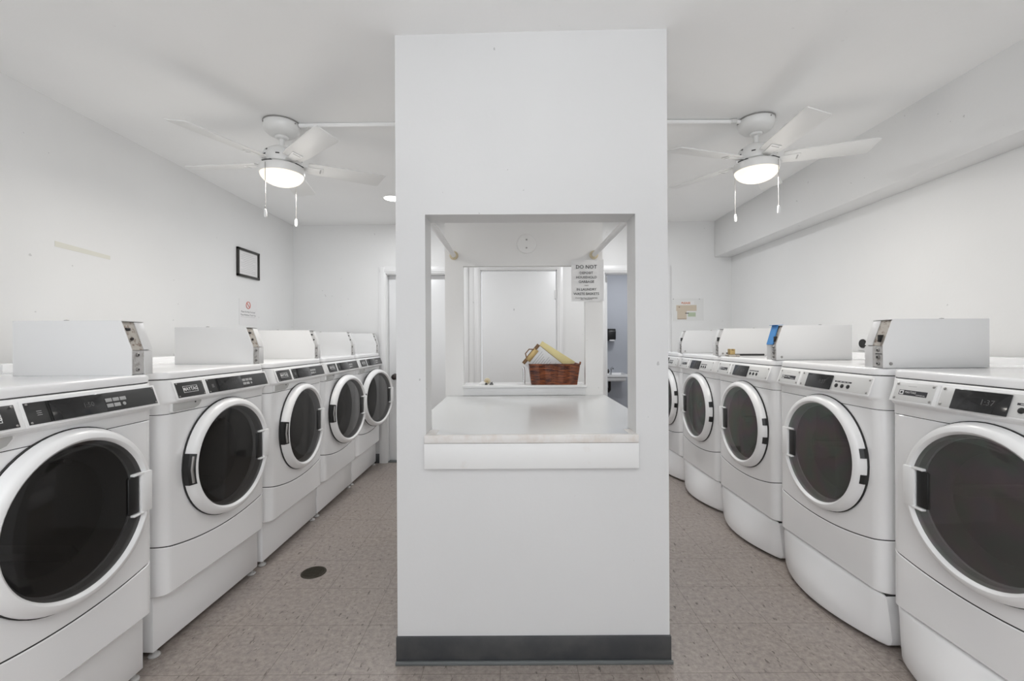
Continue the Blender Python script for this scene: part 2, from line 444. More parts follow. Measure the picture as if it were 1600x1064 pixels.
# ------------------------------------------------------------------ pillar with pass-through
PX0, PX1, PY, PT = -0.468, 0.631, 1.81, 0.13
OX0, OX1, OZ0, OZ1 = -0.349, 0.500, 0.905, 1.810
mb = MB()
def frame_wall(mb, x0, x1, y0, y1, z0, z1, a, b, c, d, mat):
    """slab with a rectangular hole a..b, c..d as one clean mesh"""
    t = bmesh.new()
    def ring(y): return [t.verts.new(p) for p in ((x0, y, z0), (x1, y, z0), (x1, y, z1), (x0, y, z1))], [t.verts.new(p) for p in ((a, y, c), (b, y, c), (b, y, d), (a, y, d))]
    fo, fi = ring(y0); bo, bi = ring(y1)
    for i in range(4):
        j = (i+1) % 4
        t.faces.new((fo[i], fo[j], fi[j], fi[i])); t.faces.new((bo[j], bo[i], bi[i], bi[j]))
        t.faces.new((fo[j], fo[i], bo[i], bo[j])); t.faces.new((fi[i], fi[j], bi[j], bi[i]))
    mb.merge(t, mat)
frame_wall(mb, PX0, PX1, PY, PY+PT, 0, 2.6, OX0, OX1, OZ0, OZ1, 'pillar')
struct(mb, 'wall_center', 'white pillar wall with a square pass-through opening', 'wall')
RY = 3.08
WX0, WX1, WZ0, WZ1 = -0.334, 0.504, 0.990, 1.812
mb = MB(); frame_wall(mb, -0.459, 0.625, RY, RY+0.045, 0, 2.6, WX0, WX1, WZ0, WZ1, 'pillar_in')
struct(mb, 'wall_partition', 'off-white rear partition of the pass-through with its own window', 'wall')
mb = MB()
mb.box(PX0-0.004, PX1+0.004, PY-0.010, PY+PT+0.008, 0.0, 0.108, 'base_rubber', 0.002)
mb.box(PX0-0.006, PX1+0.010, PY-0.020, PY-0.008, 0.0, 0.016, 'toe', 0.004)
struct(mb, 'baseboard_center', 'charcoal rubber base with a lighter toe strip around the pillar', 'baseboard')
# counter inside
mb = MB()
mb.prism([(OX0+0.002, PY), (OX1-0.002, PY), (OX1-0.002, PY+PT+0.003), (0.638, PY+PT+0.003), (0.638, RY-0.002), (-0.442, RY-0.002), (-0.442, PY+PT+0.003), (OX0+0.002, PY+PT+0.003)], 0.907, 0.922, 'counter', 'Z')
tag(mb.build('countertop'), 'glossy white folding counter inside the pass-through', 'counter')
# wooden edge strip and apron
mb = MB()
mb.box(OX0-0.003, OX1+0.004, PY-0.024, PY-0.001, 0.891, 0.922, 'sill', 0.0015)
mb.box(OX0+0.0, OX0+0.040, PY-0.002, PY+0.085, 0.9222, 0.9230, 'sill')
mb.box(OX1-0.030, OX1, PY-0.002, PY+0.085, 0.9222, 0.9230, 'sill')
struct(mb, 'trim_6', 'worn painted wooden edge strip of the pass-through sill', 'sill')
mb = MB(); mb.box(OX0-0.005, OX1+0.006, PY-0.020, PY-0.001, 0.787, 0.8893, 'sill_face', 0.0015)
struct(mb, 'trim_7', 'white apron board under the pass-through sill', 'apron board')
# rear window sill
mb = MB(); mb.box(WX0-0.004, WX1+0.006, RY-0.03, RY+0.20, 0.978, 0.994, 'trim', 0.002); struct(mb, 'trim_8', 'white sill board under the rear window of the pass-through', 'sill')
mb = MB(); mb.box(WX0-0.002, WX1+0.002, RY-0.010, RY-0.001, 0.925, 0.9775, 'trim', 0.002); struct(mb, 'trim_9', 'narrow white apron under the rear window sill', 'apron board')
# cover plate
mb = MB(); mb.lathe([(0, -0.008), (0.055, -0.008), (0.064, -0.006), (0.067, 0)], 'pillar_in', Matrix.Translation((0.103, RY-0.001, 1.963)), 40, 'Y')
cp = tag(mb.build('cover_plate'), 'round painted cover plate above the rear window of the pass-through', 'cover plate')
for dz in (0.028, -0.028):
    k = MB(); k.lathe([(0, -0.011), (0.005, -0.011), (0.006, -0.007)], 'steel', Matrix.Translation((0.103, RY-0.001, 1.963+dz)), 12, 'Y'); k.build('screw', cp)
# two closet rods
for x, lab in ((-0.396, 'white hanging rod along the left side inside the pass-through'), (0.565, 'white hanging rod along the right side inside the pass-through')):
    mb = MB(); mb.tube([(x, PY+PT+0.004, 1.885), (x, RY-0.004, 1.885)], 0.0165, 'trim', 16)
    r = tag(mb.build('hanging_rod'), lab, 'rod', 'hanging rods of the pass-through')
    for y, s in ((RY-0.001, -1), (PY+PT+0.001, 1)):
        k = MB(); k.lathe([(0, 0), (0.030, 0), (0.030, 0.008), (0.021, 0.012), (0.020, 0.022), (0.0166, 0.022)], 'cream', Matrix.Translation((x, y, 1.885)) @ Matrix.Rotation(-s*PI/2, 4, 'X'), 20)
        k.lathe([(0, 0), (0.003, 0), (0.003, 0.002)], 'brass', Matrix.Translation((x+0.024, y-0.012*(-s)*-1, 1.885)) @ Matrix.Rotation(-s*PI/2, 4, 'X'), 8)
        tag(k.build('rod_flange', r), 'yellowed round flange')

# ------------------------------------------------------------------ washers and dryers
HW, DEP, CR = 0.360, 0.78, 0.05
DC, DZ = 0.021, 0.750                 # door centre (local x, height)
def plan(hw=HW, dep=DEP, r=CR, nf=20, y0=0.0):
    """closed plan outline: front (y0) corners rounded"""
    P = []
    for k in range(7):
        a = PI + (PI/2)*k/6; P.append((-hw+r + r*math.cos(a), y0+r + r*math.sin(a)))
    for k in range(1, nf): P.append((-hw+r + (2*hw-2*r)*k/nf, y0))
    for k in range(7):
        a = -PI/2 + (PI/2)*k/6; P.append((hw-r + r*math.cos(a), y0+r + r*math.sin(a)))
    P.append((hw, dep)); P.append((-hw, dep))
    return P
def smile(x): return 0.415 + 0.047*min(1, (abs(x)/HW))**2
def wfront(x, y):
    if y > CR+0.001: return 0.0
    e = (HW-abs(x))/0.06
    e = max(0, min(1, e)); return e*e*(3-2*e)
def tiltM(u, v, out=0.0):
    up = Vector((0, 0.026, 0.075)).normalized(); nrm = Vector((0, -0.075, 0.026)).normalized()
    p = Vector((u, -(0.030-(v-1.06)*(0.026/0.075)), v)) + nrm*out
    m = Matrix(((1, up[0]*0, 0, p[0]), (0, up[1], nrm[1], p[1]), (0, up[2], nrm[2], p[2]), (0, 0, 0, 1)))
    return m
TS = math.hypot(1, 0.026/0.075)
def plate(mb, u0, u1, v0, v1, t0, t1, mat, bev=0.0):
    hv = (v1-v0)/2*TS
    mb.box(u0-(u0+u1)/2, u1-(u0+u1)/2, -hv, hv, t0, t1, mat, bev, tiltM((u0+u1)/2, (v0+v1)/2))
def bolt(mb, u, v, out, r=0.0045):
    mb.lathe([(r, 0), (r, 0.0012), (r*0.6, 0.0026), (0, 0.0028)], 'steel', tiltM(u, v, out), 10)

def coin_box(root, near):
    """coin meter on the lid; near = -1: slot hardware on the viewer's left, +1: on the right"""
    a, b = 0.262, 0.360
    y0, v0 = 0.022, 1.178
    prof = [(y0, v0), (y0, v0+0.092), (y0+0.040, v0+0.200), (0.450, v0+0.200), (0.450, v0)]
    mb = MB(); mb.prism(prof, a+0.004, b-0.004, 'coin_enamel', 'X')
    big = [(y0-0.0115, v0), (y0-0.0115, v0+0.093), (y0+0.0285, v0+0.2025), (0.452, v0+0.2025), (0.452, v0)]
    if near < 0: mb.prism(big, a, a+0.004, 'coin_enamel', 'X', bev=0.001); m0, m1 = a+0.004, a+0.058
    else: mb.prism(big, b-0.004, b, 'coin_enamel', 'X', bev=0.001); m0, m1 = b-0.058, b-0.004
    mb.box(a, b, y0+0.024, 0.452, v0+0.200, v0+0.2035, 'coin_enamel', 0.001)          # lid
    w0, w1 = (m1, b) if near < 0 else (a, m0)
    mb.prism([(y0-0.011, v0), (y0-0.011, v0+0.090), (y0, v0+0.090), (y0, v0)], w0, w1, 'coin_enamel', 'X', bev=0.002)
    mb.prism([(y0-0.011, v0+0.094), (y0+0.027, v0+0.199), (y0+0.040, v0+0.199), (y0, v0+0.094)], w0, w1, 'coin_enamel', 'X', bev=0.001)
    mb.lathe([(0.009, 0), (0.008, 0.004), (0, 0.006)], 'steel', Matrix.Translation(((a+b)/2-0.02*near*0, 0.30, v0+0.2035)), 12)
    cb = mb.build('coin_box', root)
    mb = MB()
    mb.prism([(y0-0.009, v0+0.004), (y0-0.009, v0+0.091), (y0+0.001, v0+0.091), (y0+0.001, v0+0.004)], m0, m1, 'slide_silver', 'X')
    tag(mb.build('coin_slide', cb), 'silvery lower slot plate')
    mb = MB(); mb.prism([(y0-0.008, v0+0.0925), (y0+0.030, v0+0.1985), (y0+0.041, v0+0.1985), (y0+0.001, v0+0.0925)], m0, m1, 'worn_metal', 'X')
    tag(mb.build('slot_plate', cb), 'worn brownish metal plate')
    mc = (m0+m1)/2 + 0.004*near
    def knurl(x, yy, zz, rr, mt='steel'):
        mb = MB()
        mb.lathe([(rr, 0), (rr, 0.004), (rr*0.7, 0.006), (0, 0.006)], mt, Matrix.Translation((x, yy, zz)) @ Matrix.Rotation(PI/2, 4, 'X'), 14)
        mb.lathe([(rr*0.45, 0.0061), (rr*0.4, 0.0066), (0, 0.0066)], 'black', Matrix.Translation((x, yy, zz)) @ Matrix.Rotation(PI/2, 4, 'X'), 10)
        mb.build('screw', cb)
    for zz, rr in ((0.020, 0.0075), (0.075, 0.0075)) if near < 0 else ((0.018, 0.008), (0.045, 0.010), (0.074, 0.008)):
        knurl(mc, y0-0.009, v0+zz, rr)
    if near > 0:
        mb = MB(); mb.box(mc-0.014, mc+0.018, y0-0.0105, y0-0.009, v0+0.0565, v0+0.060, 'black'); mb.build('slot', cb)
        mb = MB(); mb.box(mc-0.004, mc+0.006, y0-0.010, y0+0.012, v0+0.108, v0+0.138, 'black', 0.001); mb.build('coin_chute', cb)
    else:
        mb = MB(); mb.box(m0+0.006, m0+0.022, y0+0.014, y0+0.032, v0+0.166, v0+0.176, 'black', 0.001); mb.build('slot', cb)
        knurl(m0+0.016, y0+0.006, v0+0.135, 0.006, 'knob')
    if near > 0:
        mb = MB(); mb.lathe([(0.007, 0), (0.006, 0.003), (0, 0.004)], 'steel', Matrix.Translation((b, y0+0.020, v0+0.018)) @ Matrix.Rotation(PI/2, 4, 'Y'), 12); mb.build('lock', cb)
    return cb

def make_machine(kind):
    washer = kind == 'washer'
    root = empty('washing_machine' if washer else 'clothes_dryer', (0, 0, 0))
    zb = 0.255 if washer else 0.236
    # pedestal
    if washer:
        mb = MB()
        mb.box(-0.352, 0.352, 0.048, 0.74, 0.030, 0.300, 'ped', 0.003)
        ped = mb.build('pedestal', root)
        for x in (-0.325, 0.325):
            for y in (0.060, 0.70):
                k = MB(); k.lathe([(0, 0), (0.021, 0), (0.022, 0.004), (0.019, 0.010), (0.009, 0.012), (0.009, 0.032)], 'foot_grey', Matrix.Translation((x, y+0.006, 0.0)), 18); k.build('foot', ped)
    else:
        mb = MB()
        mb.box(-0.352, 0.352, 0.10, 0.76, 0.012, 0.222, 'ped', 0.003); mb.box(-0.345, 0.345, 0.03, 0.72, 0.215, 0.240, 'gap')
        ped = mb.build('pedestal', root)
        mb = MB(); rings = []
        for v, bow, ins in ((0.014, 0.080, 0.012), (0.020, 0.087, 0.004), (0.04, 0.086, 0), (0.10, 0.068, 0), (0.16, 0.040, 0), (0.20, 0.014, 0), (0.214, 0.008, 0.0), (0.223, 0.004, 0.004), (0.228, 0.000, 0.014)):
            r = []
            hw = 0.350-ins
            for k in range(25):
                x = -hw + 2*hw*k/24
                q = abs(x)/0.350
                e = max(0.0, (q-0.93)/0.07)
                r.append((x, 0.036 - 0.026*min(1, v/0.21) - bow*(1-q*q) + 0.020*e*e + ins*0.6, v))
            r += [(hw, 0.10, v), (-hw, 0.10, v)]
            rings.append(r)
        mb.loft(rings, 'ped', (True, True)); tag(mb.build('pedestal_drawer', root), 'bowed white drawer front', None)
        for x in (-0.33, 0.33):
            k = MB(); k.lathe([(0, 0), (0.022, 0), (0.022, 0.010), (0.010, 0.012), (0.010, 0.02)], 'print_white', Matrix.Translation((x, 0.13, 0.0)), 16); k.build('foot', ped)
    # kick panel
    P = plan()
    mb = MB()
    mb.loft([[(x*0.985, y+0.006 if y < 0.1 else y, zb) for x, y in P], [(x, y, zb+0.006) for x, y in P],
             [(x, y, smile(x)-0.006) for x, y in P], [(x*0.993, y+0.003 if y < 0.1 else y, smile(x)-0.0025) for x, y in P]], 'enamel')
    tag(mb.build('kick_panel', root), None)
    # dark core coloured as shade, showing in the seams
    I = plan(HW-0.0028, DEP-0.01, CR, 20, 0.0028)
    for lo, hi in ((lambda x: smile(x)-0.02, lambda x: smile(x)+0.02), (lambda x: 0.992, lambda x: 1.012), (lambda x: 1.135, lambda x: 1.155)):
        mb = MB(); mb.loft([[(x, y, lo(x)) for x, y in I], [(x, y, hi(x)) for x, y in I]], 'gap')
        mb.build('seam_shade_core', root)
    # upper cabinet with round door opening
    mb = MB()
    mb.loft([[(x*0.993, y+0.003 if y < 0.1 else y, smile(x)+0.0015) for x, y in P], [(x, y, smile(x)+0.004) for x, y in P],
             [(x, y, 0.9975) for x, y in P], [(x*0.995, y+0.002 if y < 0.1 else y, 1.000) for x, y in P]], 'enamel')
    cab = mb.build('cabinet', root)
    cut = MB(); cut.lathe([(0.222, -0.1), (0.222, 0.55)], 'enamel', Matrix.Translation((DC, 0, DZ)), 64, 'Y', (True, True), False)
    co = cut.build('cutter')
    bo = cab.modifiers.new('hole', 'BOOLEAN'); bo.operation = 'DIFFERENCE'; bo.object = co; bo.solver = 'EXACT'
    dg = bpy.context.evaluated_depsgraph_get(); dg.update()
    me = bpy.data.meshes.new_from_object(cab.evaluated_get(dg)); cab.modifiers.clear(); cab.data = me; me.name = 'cabinet'
    try: me.set_sharp_from_angle(angle=math.radians(35))
    except Exception: pass
    bpy.data.objects.remove(co)
    # drum
    mb = MB(); X = Matrix.Translation((DC, 0, DZ))
    mb.lathe([(0.2215, 0.002), (0.200, 0.02), (0.180, 0.055), (0.176, 0.060)], 'gasket', X, 48, 'Y')
    mb.lathe([(0.176, 0.060), (0.215, 0.065), (0.215, 0.48), (0.0, 0.50)], 'drum', X, 48, 'Y')
    for k in range(3):
        a = 2*PI*k/3 + 0.5
        mb.box(-0.018, 0.018, 0.09, 0.46, 0.165, 0.214, 'drum', 0.01, X @ Matrix.Rotation(a, 4, 'Y'))
    mb.build('drum', root)
    # control panel
    mb = MB(); rings = []
    for v, off in ((1.003, 0.0), (1.006, 0.001), (1.038, 0.004), (1.043, 0.012), (1.048, 0.024), (1.054, 0.0295), (1.060, 0.030), (1.135, 0.004), (1.140, 0.0015), (1.143, -0.003)):
        rings.append([(x, y-off*wfront(x, y), v) for x, y in P])
    mb.loft(rings, 'plastic')
    if washer: # finger scoop of the dispenser
        mb.prism([(-0.322, 1.010), (-0.310, 1.0045), (-0.19, 1.0045), (-0.160, 1.014), (-0.145, 1.034), (-0.145, 1.050), (-0.322, 1.050)], -0.0085, 0.002, 'plastic', 'Y', bev=0.002)
    cp = mb.build('control_panel', root)
    if washer:
        mb = MB()
        mb.prism([(-0.314, 1.013), (-0.306, 1.009), (-0.195, 1.009), (-0.168, 1.017), (-0.153, 1.034), (-0.153, 1.046), (-0.314, 1.046)], -0.0105, -0.006, 'scoop', 'Y', bev=0.001)
        mb.lathe([(0.0035, -0.0125), (0.0035, -0.010)], 'black', Matrix.Translation((-0.190, 0, 1.036)), 10, 'Y', (True, False))
        tag(mb.build('dispenser_handle', cp), 'finger pocket of the soap dispenser, its shade coloured grey')
    if washer:
        # raised bezels, charcoal plates
        mb = MB()
        plate(mb, -0.318, -0.140, 1.0575, 1.1335, 0.0, 0.0022, 'plastic', 0.001)
        plate(mb, -0.308, -0.152, 1.065, 1.127, 0.002, 0.0040, 'panel_dark', 0.0006)
        for u in (-0.301, -0.159):
            for v in (1.070, 1.122): bolt(mb, u, v, 0.004, 0.0035)
        for (u0, u1, v0, v1) in ((-0.272, -0.190, 1.0830, 1.0845), (-0.272, -0.190, 1.1085, 1.110), (-0.272, -0.2705, 1.083, 1.110), (-0.1915, -0.190, 1.083, 1.110)):
            plate(mb, u0, u1, v0, v1, 0.004, 0.0044, 'print_white')
        mb.text('MAYTAG', 0.0215, 'print_white', tiltM(-0.231, 1.0965, 0.0045), sx=0.98, bold=0.0004)
        tag(mb.build('badge_plate', cp), 'charcoal badge plate reading MAYTAG')
        mb = MB()
        plate(mb, -0.136, 0.340, 1.0575, 1.1335, 0.0, 0.0022, 'plastic', 0.001)
        plate(mb, -0.128, 0.330, 1.065, 1.127, 0.002, 0.0040, 'panel_dark', 0.0006)
        for u in (-0.121, 0.323):
            for v in (1.070, 1.122): bolt(mb, u, v, 0.004, 0.0035)
        for k in range(3): plate(mb, -0.100, -0.086, 1.089+k*0.0055, 1.0905+k*0.0055, 0.004, 0.0042, 'print_grey')
        tag(mb.build('display_panel', cp), 'long charcoal control plate')
        mb = MB(); plate(mb, -0.062, 0.112, 1.066, 1.126, 0.004, 0.0085, 'screen', 0.0012)
        plate(mb, -0.068, -0.061, 1.066, 1.126, 0.004, 0.006, 'black')
        mb.text('1:50', 0.022, 'print_dim', tiltM(0.055, 1.096, 0.0087))
        mb.build('display', cp)
        for r in range(2):
            for k in range(3):
                mb = MB(); u = 0.122+k*0.028; v = 1.102 - r*0.018
                if r == 1 and k == 2: mb.lathe([(0.006, 0), (0.006, 0.0015), (0, 0.0018)], 'print_grey', tiltM(u+0.010, v, 0.004), 14)
                else: plate(mb, u-0.002, u+0.022, v-0.006, v+0.006, 0.004, 0.0055, 'print_grey', 0.0005)
                mb.build('button', cp)
    else:
        mb = MB()
        plate(mb, -0.318, -0.126, 1.0575, 1.1335, 0.0, 0.0016, 'plastic', 0.0008)
        plate(mb, -0.304, -0.140, 1.063, 1.130, 0.0014, 0.003, 'silver', 0.0005)
        for u in (-0.296, -0.148):
            for v in (1.070, 1.123): bolt(mb, u, v, 0.003, 0.005)
        plate(mb, -0.282, -0.165, 1.083, 1.102, 0.003, 0.0034, 'print_black')
        plate(mb, -0.279, -0.262, 1.0850, 1.1000, 0.0034, 0.0037, 'print_white')
        plate(mb, -0.275, -0.266, 1.0885, 1.0965, 0.0037, 0.0040, 'print_black')
        mb.text('MAYTAG', 0.0115, 'print_white', tiltM(-0.233, 1.094, 0.0036))
        mb.text('COMMERCIAL', 0.0060, 'print_white', tiltM(-0.190, 1.0875, 0.0036))
        plate(mb, -0.250, -0.215, 1.1165, 1.1178, 0.003, 0.0032, 'print_grey')
        tag(mb.build('badge_plate', cp), 'silver badge plate reading MAYTAG COMMERCIAL')
        mb = MB()
        plate(mb, -0.122, 0.338, 1.0575, 1.1335, 0.0, 0.0016, 'plastic', 0.0008)
        plate(mb, -0.117, 0.330, 1.063, 1.130, 0.0014, 0.003, 'silver', 0.0005)
        for u in (-0.108, 0.320):
            for v in (1.070, 1.123): bolt(mb, u, v, 0.003, 0.005)
        plate(mb, 0.123, 0.225, 1.0990, 1.1055, 0.003, 0.0034, 'print_black')
        for k in range(4): plate(mb, 0.132+k*0.022, 0.146+k*0.022, 1.1015, 1.1030, 0.0034, 0.0036, 'print_white')
        for k in range(3): plate(mb, 0.131+k*0.036, 0.147+k*0.036, 1.0720, 1.0728, 0.003, 0.0032, 'print_grey')
        tag(mb.build('display_panel', cp), 'long silver control plate')
        mb = MB(); plate(mb, -0.068, 0.106, 1.060, 1.126, 0.003, 0.0085, 'screen', 0.0012)
        mb.text('1:37', 0.026, 'print_dim', tiltM(0.045, 1.092, 0.0087)); mb.build('display', cp)
        for k in range(3):
            mb = MB(); mb.lathe([(0.0095, 0), (0.0095, 0.002), (0.006, 0.0035), (0, 0.0036)], 'black', tiltM(0.139+k*0.036, 1.084, 0.003), 16); mb.build('button', cp)
    # lid
    mb = MB()
    L = plan(HW-0.001, DEP, CR+0.004, 20, -0.001)
    rings = [[(x*(1-i), y*(1-i)+i*0.35, z) for x, y in L] for z, i in ((1.1465, 0.006), (1.149, 0.0), (1.166, 0.0), (1.173, 0.006), (1.1765, 0.018), (1.178, 0.04))]
    mb.loft(rings, 'enamel')
    mb.box(-0.34, 0.34, 0.70, 0.775, 1.176, 1.212, 'enamel', 0.006)
    mb.build('lid', root)
    # door: origin on the hinge axis
    hs = -1 if washer else 1                       # hinge side
    hx = DC + hs*0.268
    mb = MB(); X = Matrix.Translation((DC, 0, DZ)) @ Matrix.Diagonal((1.022, 1, 1.022, 1))
    mb.lathe([(0.2225, 0.0), (0.2225, -0.028), (0.231, -0.037), (0.2335, -0.044), (0.240, -0.049), (0.249, -0.048), (0.259, -0.042), (0.2655, -0.030), (0.270, -0.014), (0.2705, -0.0075), (0.262, -0.0070), (0.262, -0.0015), (0.2225, 0.0)], 'plastic', X, 72, 'Y')
    mb.lathe([(0.256, -0.0062), (0.2735, -0.0062), (0.2735, 0.0)], 'gap', X, 64, 'Y')  # dark ring standing in for the shadow behind the door ring
    hz = DC - hs*0.0
    e = -hs
    # handle bracket (white) on the side away from the hinge
    q = DZ + 0.003
    hx0, hx1 = sorted((DC+e*0.203, DC+e*0.256))
    mb.box(hx0 if e < 0 else hx0+0.004, hx1 if e > 0 else hx1-0.004, -0.0535, -0.036, q-0.074, q+0.074, 'plastic', 0.006)
    t0, t1 = sorted((DC+e*0.172, DC+e*0.215))
    for s in (-1, 1): mb.box(t0, t1, -0.055, -0.038, q+s*0.072-0.004, q+s*0.072+0.004, 'plastic', 0.0015)
    door = mb.build('door', root, (hx, -0.001, DZ))
    gm = 'glass' if washer else 'glass_grey'
    def sub(mbx, name):
        o = mbx.build(name)
        if name.startswith('hinge'): o.data.transform(Matrix.Translation((DC, 0, DZ)) @ Matrix.Diagonal((1.022, 1.0, 1.022, 1)) @ Matrix.Translation((-DC, 0, -DZ)))
        o.data.transform(Matrix.Translation((-hx, 0.001, -DZ))); o.parent = door; return o
    mb = MB(); mb.lathe([(0.2345, -0.036), (0.228, -0.0375), (0.19, -0.040), (0.12, -0.0425), (0.05, -0.0435), (0.0, -0.044)], gm, X, 64, 'Y'); tag(sub(mb, 'door_glass'), 'smoked round glass')
    mb = MB(); s0, s1 = sorted((DC+e*0.158, DC+e*0.203))
    mb.box(s0, s1, -0.047, -0.040, q-0.066, q+0.066, 'black', 0.004)
    fr = [(s0-0.003, q-0.070), (s1, q-0.070), (s1, q+0.070), (s0-0.003, q+0.070)] if e > 0 else [(s0, q-0.070), (s1+0.003, q-0.070), (s1+0.003, q+0.070), (s0, q+0.070)]
    tag(sub(mb, 'handle_recess'), 'black finger recess of the door handle')
    mb = MB()
    if washer:
        for (r0, r1, y0, y1, mt) in ((0.2545, 0.2725, -0.040, -0.008, 'black'),):
            ringa = []
            for k in range(11):
                a = PI - 0.25 + 0.50*k/10
                c, s = math.cos(a), math.sin(a)
                ringa.append([(DC+r0*c, y0-0.010, DZ+r0*s), (DC+r1*c, y0+0.010, DZ+r1*s), (DC+r1*c, y1, DZ+r1*s), (DC+r0*c, y1, DZ+r0*s)])
            mb.loft(ringa, mt, (True, True), False)
        mb.tube([(DC-0.260, -0.045, DZ-0.056), (DC-0.2655, -0.042, DZ), (DC-0.260, -0.045, DZ+0.056)], 0.0055, 'steel', 10)
        tag(sub(mb, 'hinge'), 'black hinge recess with steel pin')
    else:
        for sgn in (0.055, -0.055):
            mb = MB(); ringa = []
            for k in range(5):
                a = (sgn)/0.268*1.0 + (-0.075 + 0.15*k/4)
                c, s = math.cos(a), math.sin(a)
                ringa.append([(DC+0.2655*c, -0.0325, DZ+0.2655*s), (DC+0.2730*c, -0.018, DZ+0.273*s), (DC+0.2735*c, -0.006, DZ+0.2735*s), (DC+0.260*c, -0.010, DZ+0.260*s)])
            mb.loft(ringa, 'black', (True, True), False)
            tag(sub(mb, 'hinge_slot'), 'black hinge slot')
    coin_box(root, -1 if washer else 1)
    return root

XW, XD = -1.397, 1.526
w0 = make_machine('washer')
LW = [  # centre y, door ajar deg, yaw deg, x shift, label
    (1.396, 0, 0.0, 0.0, 'white washer nearest the camera in the left row, its door cut by the photo edge'),
    (2.180, 2, -2.2, -0.014, 'white washer second in the left row, with the pillar drain in front of its far side'),
    (2.935, 0, 0.0, 0.0, 'white washer in the middle of the left row, third from the camera'),
    (3.660, 8, 0.0, 0.0, 'white washer with its round door ajar, fourth from the camera in the left row'),
    (4.383, 13, 0.0, 0.0, 'white washer farthest in the left row, door swung slightly open beside the white door'),
]
LW[1] = LW[1][:4] + ('white washer second in the left row, its bright-edged door just beyond the nearest one',)
for i, (cy, aj, yaw, dx, lab) in enumerate(LW):
    o = w0 if i == 0 else copy_tree(w0)
    o.location = (XW+dx, cy, 0); o.rotation_euler = (0, 0, PI/2 + math.radians(yaw))
    tag(o, lab, 'washing machine', 'front-load washers along the left wall')
    dr = child(o, 'door'); dr.rotation_euler = (0, 0, -math.radians(aj))
d0 = make_machine('dryer')
RD = [
    (1.460, 0, 'white dryer nearest the camera at the right photo edge, with the largest round door'),
    (2.215, 0, 'white dryer second in the right row, under the coin box with the bare metal slot'),
    (2.965, 0, 'white dryer in the middle of the right row, its coin box wrapped in blue tape'),
    (3.692, 0, 'white dryer fourth from the camera in the right row, beyond the blue taped coin box'),
    (4.418, 0, 'white dryer farthest in the right row, half hidden by the pillar'),
]
for i, (cy, aj, lab) in enumerate(RD):
    o = d0 if i == 0 else copy_tree(d0)
    o.location = (XD, cy, 0); o.rotation_euler = (0, 0, -PI/2)
    tag(o, lab, 'clothes dryer', 'dryers along the right wall')

# the cleaner coin boxes farther down each row
clean = None
for o in list(bpy.data.objects):
    if o.name.startswith('slot_plate') and o.parent and o.parent.parent:
        g = o.parent.parent
        if g.location.y > (2.7 if g.location.x < 0 else 3.2):
            me = o.data.copy(); me.materials[0] = M['slide_silver']; o.data = me; o['label'] = 'grey metal plate'

# blue tape on the third dryer's coin box
mb = MB()
yc = 2.965
# local front of the box is x = XD + y_local ; viewer's left-right runs along -y
def loc2w(u, yl, v): return (XD+yl, yc-u, v)
for (u0, u1, o_) in ((0.262, 0.322, 0.0), (0.285, 0.330, 0.0035)):
    a = [loc2w(u0, 0.0080-o_, 1.268), loc2w(u1, 0.0080-o_, 1.268), loc2w(u1-0.008, 0.046-o_, 1.384), loc2w(u0-0.004, 0.046-o_, 1.384)]
    b = [loc2w(u0, 0.0105, 1.268), loc2w(u1, 0.0105, 1.268), loc2w(u1-0.008, 0.0485, 1.3825), loc2w(u0-0.004, 0.0485, 1.3825)]
    mb.loft([a, b], 'blue', (True, True), False)
c = [loc2w(0.257, 0.030, 1.3825), loc2w(0.322, 0.030, 1.3825), loc2w(0.322, 0.075, 1.3825), loc2w(0.257, 0.075, 1.3825)]
mb.loft([c, [(x, y, z+0.002) for x, y, z in c]], 'blue', (True, True), False)
tag(mb.build('tape_strip'), 'crumpled blue painter\'s tape over the coin box of the middle right dryer', 'tape')
# brass fitting and rod on the third dryer's lid
mb = MB(); mb.tube([(1.575, 3.20, 1.190), (1.80, 3.20, 1.190)], 0.007, 'panel_dark', 10)
cr = tag(mb.build('coin_slide_rod'), 'brass fitting on a dark rod lying on a right dryer lid', 'fitting')
mb = MB(); mb.box(1.535, 1.615, 3.17, 3.23, 1.1785, 1.192, 'worn_metal', 0.004); mb.lathe([(0.006, 0), (0.006, 0.008), (0, 0.01)], 'black', Matrix.Translation((1.535, 3.20, 1.197)), 10); tag(mb.build('mounting_plate', cr), 'worn metal plate')
mb = MB(); mb.box(1.548, 1.585, 3.18, 3.22, 1.192, 1.222, 'brass', 0.004); mb.box(1.548, 1.558, 3.18, 3.22, 1.220, 1.232, 'brass', 0.003); mb.box(1.575, 1.585, 3.18, 3.22, 1.220, 1.232, 'brass', 0.003); tag(mb.build('brass_block', cr), 'brass block')

